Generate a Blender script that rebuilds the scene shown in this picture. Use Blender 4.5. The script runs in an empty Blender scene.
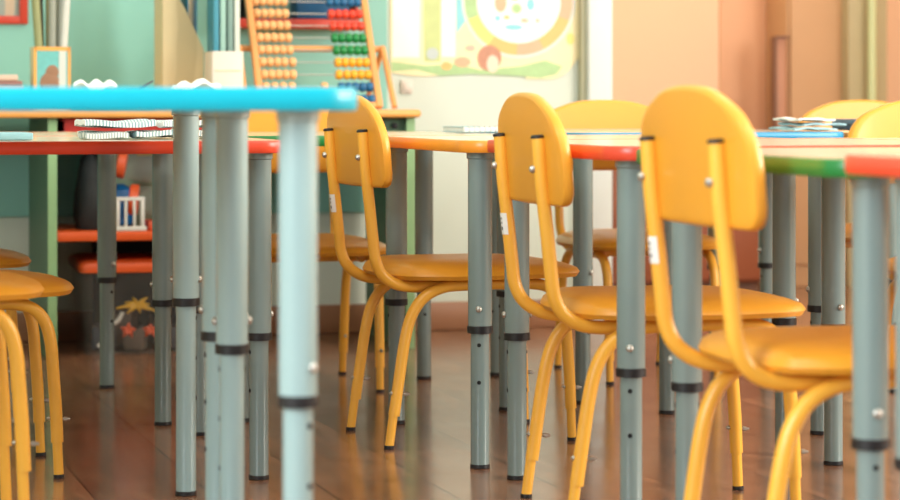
import bpy, math, random
from mathutils import Vector, Matrix
random.seed(7)
sc = bpy.context.scene
COL = sc.collection
PI = math.pi
R = math.radians
H = 0.643            # camera height
F = 2350.0           # focal length in pixels for a 900 px wide frame
HOR = 105.0          # horizon row
ROT = R(16.5)        # the room is turned this much against the view
V = Vector((math.cos(ROT), math.sin(ROT), 0))
U = Vector((-math.sin(ROT), math.cos(ROT), 0))

# ---------------------------------------------------------------- materials
def lin(c):
    c = c / 255.0
    return c / 12.92 if c <= 0.04045 else ((c + 0.055) / 1.055) ** 2.4
def rgb(r, g, b): return (lin(r), lin(g), lin(b), 1.0)
MATS = {}
def mat(name, col, rough=0.5, metal=0.0, noise=0.0, scale=20.0, bump=0.0, spec=0.5, coat=0.0, alpha=None):
    if name in MATS: return MATS[name]
    m = bpy.data.materials.new(name); m.use_nodes = True
    nt = m.node_tree; b = nt.nodes['Principled BSDF']
    b.inputs['Base Color'].default_value = col
    b.inputs['Roughness'].default_value = rough
    b.inputs['Metallic'].default_value = metal
    b.inputs['Specular IOR Level'].default_value = spec
    b.inputs['Coat Weight'].default_value = coat
    b.inputs['Coat Roughness'].default_value = 0.12
    if alpha is not None: b.inputs['Alpha'].default_value = alpha
    tc = nt.nodes.new('ShaderNodeTexCoord')
    n = nt.nodes.new('ShaderNodeTexNoise'); n.inputs['Scale'].default_value = scale; n.inputs['Detail'].default_value = 4
    nt.links.new(tc.outputs['Object'], n.inputs['Vector'])
    if noise > 0:
        mx = nt.nodes.new('ShaderNodeMix'); mx.data_type = 'RGBA'
        k = 1 - noise
        mx.inputs[6].default_value = (col[0]*k, col[1]*k, col[2]*k, 1)
        mx.inputs[7].default_value = (min(1, col[0]*(1+noise)), min(1, col[1]*(1+noise)), min(1, col[2]*(1+noise)), 1)
        nt.links.new(n.outputs['Fac'], mx.inputs[0]); nt.links.new(mx.outputs[2], b.inputs['Base Color'])
    if bump > 0:
        bp = nt.nodes.new('ShaderNodeBump'); bp.inputs['Strength'].default_value = bump; bp.inputs['Distance'].default_value = 0.002
        nt.links.new(n.outputs['Fac'], bp.inputs['Height']); nt.links.new(bp.outputs['Normal'], b.inputs['Normal'])
    MATS[name] = m
    return m

yellow_paint = mat('yellow_paint', rgb(242, 178, 64), 0.30, noise=0.05, scale=9)
yellow_ply = mat('yellow_plywood', rgb(226, 155, 46), 0.34, noise=0.05, scale=7)
grey_metal = mat('grey_blue_metal', rgb(124, 143, 141), 0.24, noise=0.04, scale=12, coat=0.6)
lit_metal = mat('left_lit_grey_metal', rgb(152, 179, 179), 0.24, noise=0.04, scale=12, coat=0.6)  # leg grey with the light from the left put into its colour
black_plastic = mat('black_plastic', rgb(24, 23, 25), 0.45, noise=0.1)
steel = mat('zinc_steel', rgb(196, 194, 186), 0.28, metal=0.85, noise=0.05)
hole_dark = mat('hole_shadow', rgb(18, 20, 22), 0.8)
top_laminate = mat('pale_laminate', rgb(228, 216, 190), 0.16, noise=0.03, scale=30)
E_RED = mat('red_edge', rgb(222, 74, 46), 0.3, noise=0.06)
E_ORANGE = mat('orange_edge', rgb(238, 150, 44), 0.3, noise=0.06)
E_GREEN = mat('green_edge', rgb(28, 116, 52), 0.3, noise=0.06)
E_CYAN = mat('cyan_edge', rgb(0, 168, 190), 0.3, noise=0.04)
E_TEAL = mat('blue_edge', rgb(14, 140, 186), 0.3, noise=0.05)
white_label = mat('white_label', rgb(238, 236, 230), 0.5, noise=0.03)
ink = mat('dark_ink', rgb(40, 42, 52), 0.6)
wall_cream = mat('cream_paint', rgb(214, 222, 208), 0.7, noise=0.02, scale=3, bump=0.05)
wall_teal = mat('teal_paint', rgb(140, 200, 186), 0.55, noise=0.03, scale=3)
wall_peach = mat('peach_paint', rgb(252, 210, 172), 0.6, noise=0.03, scale=2)
salmon = mat('shaded_peach_paint', rgb(238, 180, 138), 0.55, noise=0.03, scale=3)
tan = mat('tan_paint', rgb(206, 160, 116), 0.55, noise=0.06, scale=4)
sage_trim = mat('sage_trim', rgb(192, 176, 134), 0.5, noise=0.04)
pipe_green = mat('pale_green_pipe', rgb(206, 212, 158), 0.4, noise=0.03)
white_trim = mat('white_trim', rgb(226, 232, 226), 0.45, noise=0.02)
jamb_shade = mat('jamb_shadow_grey', rgb(172, 170, 140), 0.6, noise=0.04)
brown_wood = mat('brown_wood', rgb(126, 82, 56), 0.45, noise=0.15, scale=14)
brown_cab = mat('brown_cabinet', rgb(150, 82, 50), 0.45, noise=0.12, scale=10)
honey = mat('honey_wood', rgb(232, 164, 84), 0.4, noise=0.08, scale=14)
green_panel = mat('green_panel', rgb(88, 124, 96), 0.5, noise=0.05, scale=8)
green_edge_l = mat('light_green_edging', rgb(150, 190, 138), 0.45, noise=0.04)
orange_shelf = mat('orange_shelf', rgb(232, 96, 40), 0.4, noise=0.05)
red_paint = mat('red_paint', rgb(200, 66, 48), 0.4, noise=0.06)
ceil_white = mat('ceiling_white', rgb(240, 240, 236), 0.8, noise=0.01)
natural_wood = mat('natural_bead_wood', rgb(236, 178, 116), 0.4, noise=0.08, scale=30)
frame_wood = mat('light_frame_wood', rgb(226, 158, 92), 0.45, noise=0.1, scale=20)

def floor_material():
    m = bpy.data.materials.new('laminate_floor'); m.use_nodes = True
    nt = m.node_tree; N = nt.nodes; L = nt.links; b = N['Principled BSDF']
    tc = N.new('ShaderNodeTexCoord')
    mp = N.new('ShaderNodeMapping'); mp.inputs['Rotation'].default_value = (0, 0, R(90))
    L.new(tc.outputs['Object'], mp.inputs['Vector'])
    br = N.new('ShaderNodeTexBrick'); br.offset = 0.37
    br.inputs['Scale'].default_value = 1.0; br.inputs['Brick Width'].default_value = 0.85; br.inputs['Row Height'].default_value = 0.19
    br.inputs['Mortar Size'].default_value = 0.0018; br.inputs['Mortar Smooth'].default_value = 0.2
    br.inputs['Color1'].default_value = rgb(158, 112, 82); br.inputs['Color2'].default_value = rgb(122, 84, 62); br.inputs['Mortar'].default_value = rgb(40, 24, 16)
    L.new(mp.outputs['Vector'], br.inputs['Vector'])
    mp2 = N.new('ShaderNodeMapping'); mp2.inputs['Scale'].default_value = (14, 1.6, 4); L.new(tc.outputs['Object'], mp2.inputs['Vector'])
    n = N.new('ShaderNodeTexNoise'); n.inputs['Scale'].default_value = 3.0; n.inputs['Detail'].default_value = 6; n.inputs['Distortion'].default_value = 0.6
    L.new(mp2.outputs['Vector'], n.inputs['Vector'])
    mr = N.new('ShaderNodeMapRange'); mr.inputs[1].default_value = 0.3; mr.inputs[2].default_value = 0.7; mr.inputs[3].default_value = 0.62; mr.inputs[4].default_value = 1.28
    L.new(n.outputs['Fac'], mr.inputs[0])
    mx = N.new('ShaderNodeMix'); mx.data_type = 'RGBA'; mx.blend_type = 'MULTIPLY'; mx.inputs[0].default_value = 1.0
    L.new(br.outputs['Color'], mx.inputs[6]); L.new(mr.outputs[0], mx.inputs[7]); L.new(mx.outputs[2], b.inputs['Base Color'])
    n2 = N.new('ShaderNodeTexNoise'); n2.inputs['Scale'].default_value = 5; n2.inputs['Detail'].default_value = 5
    L.new(tc.outputs['Object'], n2.inputs['Vector'])
    mr2 = N.new('ShaderNodeMapRange'); mr2.inputs[3].default_value = 0.12; mr2.inputs[4].default_value = 0.24
    L.new(n2.outputs['Fac'], mr2.inputs[0]); L.new(mr2.outputs[0], b.inputs['Roughness'])
    n3 = N.new('ShaderNodeTexNoise'); n3.inputs['Scale'].default_value = 22; n3.inputs['Detail'].default_value = 2
    L.new(tc.outputs['Object'], n3.inputs['Vector'])
    bp = N.new('ShaderNodeBump'); bp.inputs['Strength'].default_value = 0.05; bp.inputs['Distance'].default_value = 0.004
    L.new(n3.outputs['Fac'], bp.inputs['Height']); L.new(bp.outputs['Normal'], b.inputs['Normal'])
    b.inputs['Specular IOR Level'].default_value = 0.85
    return m

def stripe_material(name, c1, c2, scale, rough=0.6):
    m = bpy.data.materials.new(name); m.use_nodes = True
    nt = m.node_tree; N = nt.nodes; L = nt.links; b = N['Principled BSDF']
    tc = N.new('ShaderNodeTexCoord'); w = N.new('ShaderNodeTexWave'); w.inputs['Scale'].default_value = scale; w.inputs['Distortion'].default_value = 2.5; w.inputs['Detail'].default_value = 3
    L.new(tc.outputs['Object'], w.inputs['Vector'])
    r = N.new('ShaderNodeValToRGB'); r.color_ramp.elements[0].position = 0.45; r.color_ramp.elements[1].position = 0.6
    r.color_ramp.elements[0].color = c1; r.color_ramp.elements[1].color = c2
    L.new(w.outputs['Fac'], r.inputs['Fac']); L.new(r.outputs['Color'], b.inputs['Base Color'])
    b.inputs['Roughness'].default_value = rough
    return m

def clear_plastic():
    m = bpy.data.materials.new('clear_plastic'); m.use_nodes = True
    nt = m.node_tree; N = nt.nodes; L = nt.links; b = N['Principled BSDF']
    b.inputs['Base Color'].default_value = rgb(206, 206, 200); b.inputs['Roughness'].default_value = 0.12
    tc = N.new('ShaderNodeTexCoord'); n = N.new('ShaderNodeTexNoise'); n.inputs['Scale'].default_value = 14
    L.new(tc.outputs['Object'], n.inputs['Vector'])
    mr = N.new('ShaderNodeMapRange'); mr.inputs[3].default_value = 0.05; mr.inputs[4].default_value = 0.15
    L.new(n.outputs['Fac'], mr.inputs[0]); L.new(mr.outputs[0], b.inputs['Alpha'])
    return m
CLEAR = clear_plastic()

# ---------------------------------------------------------------- mesh builder
class MB:
    def __init__(s): s.v = []; s.f = []; s.mi = []; s.sm = []
    def add(s, vs, fs, mi=0, smooth=False, M=None):
        o = len(s.v)
        for p in vs:
            p = Vector(p)
            s.v.append(M @ p if M else p)
        for f in fs:
            s.f.append([i + o for i in f]); s.mi.append(mi); s.sm.append(smooth)
    def box(s, c, d, mi=0, bev=0.0, M=None):
        x, y, z = d[0]/2, d[1]/2, d[2]/2
        b = min(bev, x*0.9, y*0.9, z*0.9)
        T = (M or Matrix.Identity(4)) @ Matrix.Translation(Vector(c))
        if b <= 0:
            vs = [(-x,-y,-z),(x,-y,-z),(x,y,-z),(-x,y,-z),(-x,-y,z),(x,-y,z),(x,y,z),(-x,y,z)]
            fs = [(3,2,1,0),(4,5,6,7),(0,1,5,4),(1,2,6,5),(2,3,7,6),(3,0,4,7)]
            s.add(vs, fs, mi, False, T); return
        rings = []
        for (i, zz) in ((b, -z), (b*0.3, -z+b*0.3), (0, -z+b), (0, z-b), (b*0.3, z-b*0.3), (b, z)):
            rings.append([(px, py, zz) for px, py in rrect(x-i, y-i, max(b-i*0.6, b*0.3), 3)])
        s.loft(rings, mi, True, T, flat_caps=True)
    def loft(s, rings, mi=0, smooth=True, M=None, caps=True, flat_caps=True, closed=False):
        n = len(rings[0]); vs = [p for r in rings for p in r]; fs = []
        m = len(rings)
        for k in range(m if closed else m-1):
            a, b = k*n, ((k+1) % m)*n
            for i in range(n):
                j = (i+1) % n
                fs.append((a+i, a+j, b+j, b+i))
        s.add(vs, fs, mi, smooth, M)
        if caps and not closed:
            o = len(s.v) - len(vs)
            s.f.append([o+i for i in reversed(range(n))]); s.mi.append(mi); s.sm.append(not flat_caps)
            s.f.append([o+(m-1)*n+i for i in range(n)]); s.mi.append(mi); s.sm.append(not flat_caps)
    def tube(s, pts, r, seg=16, mi=0, M=None, caps=True):
        pts = [Vector(p) for p in pts]; n = len(pts)
        rs = r if isinstance(r, (list, tuple)) else [r]*n
        tans = []
        for i in range(n):
            a = pts[max(0, i-1)]; b = pts[min(n-1, i+1)]
            t = (b-a); tans.append(t.normalized() if t.length > 1e-9 else Vector((0,0,1)))
        ref = Vector((0,1,0)) if abs(tans[0].y) < 0.9 else Vector((1,0,0))
        x = tans[0].cross(ref).normalized(); rings = []
        for i in range(n):
            t = tans[i]; x = (x - t*x.dot(t)).normalized(); y = t.cross(x)
            rings.append([tuple(pts[i] + (x*math.cos(2*PI*k/seg) + y*math.sin(2*PI*k/seg))*rs[i]) for k in range(seg)])
        s.loft(rings, mi, True, M, caps)
    def cyl(s, p0, p1, r, seg=16, mi=0, r1=None, M=None):
        s.tube([p0, p1], [r, r if r1 is None else r1], seg, mi, M)
    def lathe(s, prof, seg=24, mi=0, M=None, caps=True):
        rings = [[(rr*math.cos(2*PI*k/seg), rr*math.sin(2*PI*k/seg), z) for k in range(seg)] for rr, z in prof]
        s.loft(rings, mi, True, M, caps)
    def ball(s, c, r, mi=0, seg=14, M=None, sz=(1,1,1)):
        prof = []
        for k in range(9):
            a = -PI/2 + PI*k/8
            prof.append((max(1e-4, math.cos(a))*r, math.sin(a)*r))
        T = (M or Matrix.Identity(4)) @ Matrix.Translation(Vector(c)) @ Matrix.Diagonal((*sz, 1))
        s.lathe(prof, seg, mi, T)
    def prism(s, outline, y0, y1, mi=0, M=None, smooth=False):
        """outline in x,z, pushed along y"""
        n = len(outline)
        a = [(x, y0, z) for x, z in outline]; b = [(x, y1, z) for x, z in outline]
        s.loft([a, b], mi, smooth, M)
    def build(s, name, mats, parent=None, loc=None, rz=None):
        me = bpy.data.meshes.new(name)
        me.from_pydata([tuple(v) for v in s.v], [], s.f)
        if not isinstance(mats, (list, tuple)): mats = [mats]
        for m in mats: me.materials.append(m)
        me.polygons.foreach_set('material_index', s.mi); me.polygons.foreach_set('use_smooth', s.sm)
        me.update()
        import bmesh
        bm = bmesh.new(); bm.from_mesh(me); bmesh.ops.recalc_face_normals(bm, faces=bm.faces[:]); bm.to_mesh(me); bm.free()
        me.set_sharp_from_angle(angle=R(38))
        o = bpy.data.objects.new(name, me); COL.objects.link(o)
        if parent: o.parent = parent
        if loc is not None: o.location = loc
        if rz is not None: o.rotation_euler = (0, 0, rz)
        return o

def rrect(hx, hy, r, n=6):
    r = min(r, hx*0.999, hy*0.999); out = []
    for cx, cy, a0 in ((hx-r, hy-r, 0), (-hx+r, hy-r, 90), (-hx+r, -hy+r, 180), (hx-r, -hy+r, 270)):
        for k in range(n+1):
            a = R(a0 + 90*k/n); out.append((cx + r*math.cos(a), cy + r*math.sin(a)))
    return out
def smooth_path(pts, per=6):
    """Catmull-Rom through the points"""
    P = [Vector(p) for p in pts]; P = [P[0]*2-P[1]] + P + [P[-1]*2-P[-2]]; out = []
    for i in range(1, len(P)-2):
        a, b, c, d = P[i-1], P[i], P[i+1], P[i+2]
        for k in range(per):
            t = k/per
            out.append(0.5*((2*b) + (c-a)*t + (2*a-5*b+4*c-d)*t*t + (3*b-a-3*c+d)*t**3))
    out.append(P[-2]); return out

def tag(o, label=None, cat=None, group=None, kind=None):
    if label: o['label'] = label
    if cat: o['category'] = cat
    if group: o['group'] = group
    if kind: o['kind'] = kind
    return o
def empty(name, loc, rz=0.0):
    o = bpy.data.objects.new(name, None); COL.objects.link(o); o.empty_display_size = 0.05
    o.location = loc; o.rotation_euler = (0, 0, rz); return o
def copy_tree(o, parent=None):
    c = o.copy(); COL.objects.link(c)
    if parent: c.parent = parent
    for ch in list(o.children): copy_tree(ch, c)
    return c

# ---------------------------------------------------------------- room shell
P0 = Vector((-1.0, 5.925, 0)) + U*0.49           # a point of the back wall behind the shelf's left panel
def wall_t(px):                                    # distance along the back wall seen at a picture column
    k = (px-450)/F
    return (k*P0.y - P0.x) / (V.x - k*V.y)
room = Matrix.Translation(P0) @ Matrix.Rotation(ROT, 4, 'Z')     # room frame: x along the back wall, y into it
def rl(x, y, z=0.0): return room @ Vector((x, y, z))
def struct(name, mb, mats):
    o = mb.build(name, mats, None, P0, ROT); o['kind'] = 'structure'; return o
TJ = wall_t(583); TK = wall_t(607)                 # white jamb
ND = 1.36                                          # depth of the recess to the right
m = MB(); m.box((0.4, -2.6, -0.05), (7.2, 8.2, 0.1)); FLOOR = struct('floor', m, floor_material())
m = MB(); m.box(((TJ-2.2)/2, 0.05, 1.5), (TJ+2.2, 0.1, 3.0)); struct('wall_back', m, wall_cream)
m = MB(); m.box(((TJ+TK)/2, 0.03, 1.5), (TK-TJ, 0.16, 3.0), bev=0.006)
m.box((TJ-0.008, -0.006, 1.5), (0.016, 0.05, 3.0), 1); struct('trim_1', m, [white_trim, jamb_shade])  # grey strip paints the shadow line left of the jamb
m = MB(); m.box((TK+0.05-0.1, ND/2+0.1, 1.5), (0.1, ND-0.02, 3.0)); struct('wall_recess_left', m, wall_cream)
m = MB(); m.box(((TK+4.0)/2, ND+0.05, 1.5), (4.0-TK+0.2, 0.1, 3.0)); struct('wall_recess', m, wall_peach)
m = MB(); m.box((-2.25, -2.3, 1.5), (0.1, 4.6, 3.0)); m.box((-2.25, -6.55, 1.5), (0.1, 0.3, 3.0)); m.box((-2.25, -5.5, 0.35), (0.1, 1.8, 0.7)); m.box((-2.25, -5.5, 2.7), (0.1, 1.8, 0.6)); struct('wall_left', m, wall_cream)
m = MB()
for yy in (-6.37, -5.5, -4.63): m.box((-2.25, yy, 1.55), (0.08, 0.06, 1.7))
for zz in (0.73, 2.37): m.box((-2.25, -5.5, zz), (0.08, 1.8, 0.06))
struct('window_4', m, white_trim)
m = MB(); m.box((0.4, -2.6, 3.05), (7.2, 8.2, 0.1)); struct('ceiling', m, ceil_white)
# right wall with three window openings
m = MB(); WX = 3.95
wins = [(-5.6, -4.3), (-3.7, -2.4), (-1.8, -0.5)]
m.box((WX, -2.6, 0.4), (0.1, 8.0, 0.8)); m.box((WX, -2.6, 2.75), (0.1, 8.0, 0.5))
ys = [-6.6] + [y for w in wins for y in w] + [1.4]
for a, b in zip(ys[0::2], ys[1::2]): m.box((WX, (a+b)/2, 1.65), (0.1, b-a, 1.7))
struct('wall_right', m, wall_peach)
for i, (a, b) in enumerate(wins):
    m = MB(); c = (a+b)/2
    for yy in (a+0.03, c, b-0.03): m.box((WX, yy, 1.65), (0.08, 0.06, 1.7))
    for zz in (0.83, 2.47): m.box((WX, c, zz), (0.08, b-a, 0.06))
    struct('window_%d' % (i+1), m, white_trim)
# baseboards
m = MB(); m.box((TJ/2-1.1, -0.008, 0.04), (TJ+2.2, 0.016, 0.08), bev=0.004); struct('baseboard_back', m, mat('baseboard_wood', rgb(160, 112, 80), 0.4, noise=0.12, scale=10))
m = MB(); m.box(((TK+3.9)/2, ND-0.008, 0.04), (3.9-TK, 0.016, 0.08), bev=0.004); struct('baseboard_recess', m, tan)
# teal board behind the shelf
TE = wall_t(386)
m = MB(); m.box(((TE-2.15)/2, -0.006, 1.55), (TE+2.15, 0.012, 2.42)); struct('trim_2', m, wall_teal)

# recess: wall panel with shade painted in, cupboard, post, pilaster with pipe
def niche_x(px, dy):                               # room-frame x of a picture column on the plane y = dy
    k = (px-450)/F; p = P0 + U*dy
    return (k*p.y - p.x) / (V.x - k*V.y)
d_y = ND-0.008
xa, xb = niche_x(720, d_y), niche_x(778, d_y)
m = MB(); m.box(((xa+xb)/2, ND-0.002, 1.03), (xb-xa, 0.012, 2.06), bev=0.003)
dr = struct('shade_panel_1', m, salmon)  # panel in darker salmon paints in the shaded stretch of the peach wall
xa, xb = niche_x(788, ND-0.2), niche_x(850, ND-0.2)
t = empty('wardrobe', rl((xa+xb)/2, ND-0.1), ROT); tag(t, 'tall tan wardrobe in the recess beside the salmon shade panel', 'wardrobe')
W_ = xb-xa
m = MB(); m.box((0, 0, 1.05), (W_, 0.18, 2.1), bev=0.004); m.build('body', tan, t)
m = MB(); m.box((0, -0.097, 1.07), (W_-0.02, 0.014, 1.98), bev=0.003); dd = m.build('door', tan, t)
m = MB(); m.tube(smooth_path([(W_/2-0.03, -0.105, 1.4), (W_/2-0.03, -0.13, 1.42), (W_/2-0.03, -0.13, 1.52), (W_/2-0.03, -0.105, 1.54)]), 0.005, 8); m.build('handle', steel, dd)
xa, xb = niche_x(775.5, ND-0.22), niche_x(788, ND-0.22)
t = tag(empty('folded_easel_board', rl((xa+xb)/2, ND-0.20), ROT), 'narrow brown upright board standing against the tan wardrobe', 'board')
m = MB(); m.box((0, 0, 0.44), (xb-xa-0.008, 0.03, 0.88), bev=0.003); m.build('board', mat('dull_brown', rgb(186, 130, 98), 0.5, noise=0.08), t)
m = MB(); m.box((-(xb-xa)/2+0.001, -0.004, 0.44), (0.010, 0.04, 0.885), bev=0.002); m.box((0.004, -0.004, 0.882), (xb-xa-0.002, 0.04, 0.008)); m.build('edging', brown_wood, t)
xa, xb = niche_x(851, ND-0.28), niche_x(890, ND-0.28)
m = MB(); m.box(((xa+xb)/2, ND-0.13, 1.5), (xb-xa, 0.26, 3.0), bev=0.004); struct('trim_3', m, sage_trim)
xc = niche_x(874, ND-0.31)
t = tag(empty('heating_pipe', rl(xc, ND-0.295), ROT), 'pale green upright pipe in front of the beige pilaster', 'pipe')
m = MB(); m.cyl((0, 0, 0), (0, 0, 2.98), 0.016, 16); m.build('pipe', pipe_green, t)
for z in (0.4, 1.6, 2.6):
    m = MB(); m.lathe([(0.0165, z-0.012), (0.021, z-0.01), (0.021, z+0.01), (0.0165, z+0.012)], 16); m.box((0, 0.02, z), (0.01, 0.04, 0.012)); m.build('pipe_clip', steel, t)
# low brown cabinet in the recess
xa, xb = niche_x(611, ND-0.42), niche_x(768, ND-0.42)
t = tag(empty('low_cabinet', rl((xa+xb)/2, ND-0.23), ROT), 'low red-brown wooden cabinet standing in the peach recess behind the tables', 'cabinet')
W_ = xb-xa
m = MB(); m.box((0, 0, 0.26), (W_, 0.38, 0.44), bev=0.004); m.build('body', brown_cab, t)
m = MB(); m.box((0, -0.01, 0.49), (W_+0.02, 0.42, 0.022), bev=0.004); m.build('top', brown_wood, t)
m = MB(); m.box((0, 0.02, 0.02), (W_-0.03, 0.32, 0.04)); m.build('plinth', brown_wood, t)
for sx in (-1, 1):
    m = MB(); m.box((sx*W_/4, -0.197, 0.26), (W_/2-0.008, 0.014, 0.42), bev=0.003); d = m.build('door', brown_cab, t)
    m = MB(); m.lathe([(0.004, 0), (0.004, 0.012), (0.009, 0.016), (0.009, 0.022), (0.003, 0.025)], 12, M=Matrix.Translation((sx*0.03, -0.204, 0.34)) @ Matrix.Rotation(R(90), 4, 'X')); m.build('knob', steel, d)

# ---------------------------------------------------------------- chairs
def make_chair(fwd_detail=True):
    root = empty('school_chair', (0, 0, 0))
    # seat: dished moulded board with a waterfall front edge
    m = MB(); n = 21; K = 21
    def seat_pt(a, b):          # a,b in -1..1  (forward, left)
        x = a*math.sqrt(max(0, 1-0.30*b*b*abs(b)**1.2)) ; y = b*math.sqrt(max(0, 1-0.34*a*a*abs(a)**1.0))
        X = 0.021 + 0.194*x; Y = y*0.177
        e = max(0, 1-abs(b)**4.0)**0.7 * max(0, 1-abs(a)**(3.0 if a > 0 else 8))**0.8
        z = 0.3295 + 0.0190*e + 0.004*max(0, -a)**3
        return X, Y, z
    grid_t = [[seat_pt(-1+2*i/(n-1), -1+2*j/(K-1)) for j in range(K)] for i in range(n)]
    th = 0.014
    def idx(i, j): return i*K+j
    vs = [p for r in grid_t for p in r]; fs = []
    for i in range(n-1):
        for j in range(K-1): fs.append((idx(i,j), idx(i+1,j), idx(i+1,j+1), idx(i,j+1)))
    nb = len(vs)
    vs += [(x, y, 0.3145 + (z-0.3295)*0.2) for x, y, z in vs]
    fs += [tuple(nb+k for k in reversed(f)) for f in fs]
    border = [(i, 0) for i in range(n)] + [(n-1, j) for j in range(1, K)] + [(i, K-1) for i in range(n-2, -1, -1)] + [(0, j) for j in range(K-2, 0, -1)]
    # rounded rim: mid ring pushed outwards
    cx = 0.012; mid = []
    for i, j in border:
        x, y, z = vs[idx(i, j)]; d = Vector((x-cx, y, 0)).normalized()*0.005
        mid.append(len(vs)); vs.append((x+d.x, y+d.y, 0.3225))
    L_ = len(border)
    for k in range(L_):
        a, b = border[k], border[(k+1) % L_]
        fs.append((idx(*a), mid[k], mid[(k+1) % L_], idx(*b)))
        fs.append((mid[k], nb+idx(*a), nb+idx(*b), mid[(k+1) % L_]))
    m.add(vs, fs, 0, True); seat = m.build('seat', yellow_ply, root)
    # backrest: bent board, big top corners
    m = MB(); z0, z1, a_ = 0.494, 0.650, 0.189; nu, nv = 25, 11
    def half(tz):              # half width at relative height
        rb = 0.022/(z1-z0)
        w = a_
        if tz > 0.36:
            q = (tz-0.36)/0.64; w = a_*(0.34 + 0.66*math.sqrt(max(0, 1-q**2.3)))
        if tz < rb:
            q = (rb-tz)/rb; w = a_ - 0.018*(1-math.sqrt(max(0, 1-q*q)))
        return w
    zs = [0, 0.03, 0.08, 0.14, 0.25, 0.38, 0.5, 0.62, 0.72, 0.8, 0.87, 0.92, 0.95, 0.975, 0.99, 1.0]
    nv = len(zs)
    def bp(u, tz, off):
        y = u*half(tz); q = y/a_
        x = -0.2150 + 0.004*q*q + 0.005*q**8
        dx = (0.008*q + 0.040*q**7)/a_
        nx, ny = -1/math.hypot(1, dx), dx/math.hypot(1, dx)
        zz = z0 + tz*(z1-z0) + 0.007*(1-(u*half(tz)/(0.34*a_))**2*0.5)*max(0, (tz-0.8)/0.2)**2
        return (x + nx*off - (zz-0.575)*0.075, y + ny*off, zz)
    tk = 0.0095
    vs = [bp(-1+2*i/(nu-1), zs[j], tk) for i in range(nu) for j in range(nv)]
    def id2(i, j): return i*nv+j
    fs = [(id2(i,j), id2(i+1,j), id2(i+1,j+1), id2(i,j+1)) for i in range(nu-1) for j in range(nv-1)]
    nb = len(vs); vs += [bp(-1+2*i/(nu-1), zs[j], -tk) for i in range(nu) for j in range(nv)]
    fs += [tuple(nb+k for k in reversed(f)) for f in fs]
    border = [(i, 0) for i in range(nu)] + [(nu-1, j) for j in range(1, nv)] + [(i, nv-1) for i in range(nu-2, -1, -1)] + [(0, j) for j in range(nv-2, 0, -1)]
    cz = (z0+z1)/2; L_ = len(border); rr_ = [[id2(*q) for q in border]]
    for off, push in ((0.0078, 0.0038), (0.0038, 0.0060), (-0.0038, 0.0060), (-0.0078, 0.0038)):
        ring = []
        for i, j in border:
            p = Vector(bp(-1+2*i/(nu-1), zs[j], off)); d = Vector((0, p.y/a_, (p.z-cz)/0.08)); d = d.normalized()*push
            ring.append(len(vs)); vs.append(tuple(p+d))
        rr_.append(ring)
    rr_.append([nb+id2(*q) for q in border])
    for r0, r1 in zip(rr_, rr_[1:]):
        for k in range(L_): fs.append((r0[k], r1[k], r1[(k+1) % L_], r0[(k+1) % L_]))
    m.add(vs, fs, 0, True); m.build('backrest', yellow_ply, root)
    # back tubes, each a bent pipe running under the seat
    for sy in (1, -1):
        y = sy*0.1205; yb = sy*0.1115
        path = smooth_path([(-0.2303, y, 0.5925), (-0.2260, y, 0.531), (-0.2175, y, 0.456), (-0.2105, y, 0.39), (-0.2055, y, 0.352), (-0.192, sy*0.118, 0.325), (-0.166, sy*0.115, 0.307), (-0.133, yb, 0.3005), (-0.10, yb, 0.301), (-0.04, yb, 0.303), (0.10, yb, 0.3035)], 5)
        m = MB(); m.tube(path, 0.0108, 18); bt = m.build('back_tube', yellow_paint, root)
        m = MB(); m.lathe([(0.009, 0), (0.0116, 0.001), (0.0116, 0.004), (0.009, 0.006)], 18, M=Matrix.Translation((-0.2306, y, 0.5915)) @ Matrix.Rotation(R(-4), 4, 'Y')); m.build('tube_cap', black_plastic, bt)
        m = MB(); zz = 0.545; m.lathe([(0.006, 0), (0.006, 0.003), (0.0045, 0.006), (0.001, 0.0072)], 12, M=Matrix.Translation((-0.2375, y, zz)) @ Matrix.Rotation(R(-90), 4, 'Y')); m.build('screw', steel, bt)
        if sy == 1:
            m = MB(); zc = 0.450; hh = 0.0175; rows = []
            for k in range(7):
                a = R(168 + 84*k/6)
                rows.append([(-0.2171 - (z_-zc)*0.105 + math.cos(a)*0.0113, y + math.sin(a)*0.0113, z_) for z_ in (zc-hh, zc+hh)])
            vs = [p for r in rows for p in r]; m.add(vs, [(2*k, 2*k+1, 2*k+3, 2*k+2) for k in range(6)], 0, True)
            vs2 = []
            for (k0, k1, za, zb) in ((1.4, 2.6, -0.010, -0.005), (1.6, 2.5, 0.000, 0.003), (1.4, 2.6, 0.007, 0.010)):
                q = []
                for kk in (k0, k1):
                    a = R(168 + 84*kk/6)
                    for z_ in (zc+za, zc+zb): q.append((-0.2171 - (z_-zc)*0.105 + math.cos(a)*0.0116, y + math.sin(a)*0.0116, z_))
                m.add(q, [(0, 1, 3, 2)], 1)
            m.build('size_sticker', [white_label, ink], bt)['label'] = 'white size sticker with dark marks'
    # leg frames: one bent pipe per side, narrower extension feet
    for sy in (1, -1):
        y = sy*0.1335
        path = smooth_path([(-0.1735, y, 0.062), (-0.165, y, 0.12), (-0.1525, y, 0.20), (-0.139, y, 0.248), (-0.115, y, 0.281), (-0.078, y, 0.299), (-0.03, y, 0.303), (0.05, y, 0.3035), (0.105, y, 0.302), (0.138, y, 0.293), (0.159, y, 0.270), (0.1685, y, 0.235), (0.1725, y, 0.19), (0.1775, y, 0.12), (0.1800, y, 0.062)], 5)
        m = MB(); m.tube(path, 0.0108, 18); lf = m.build('leg_frame', yellow_paint, root)
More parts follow.
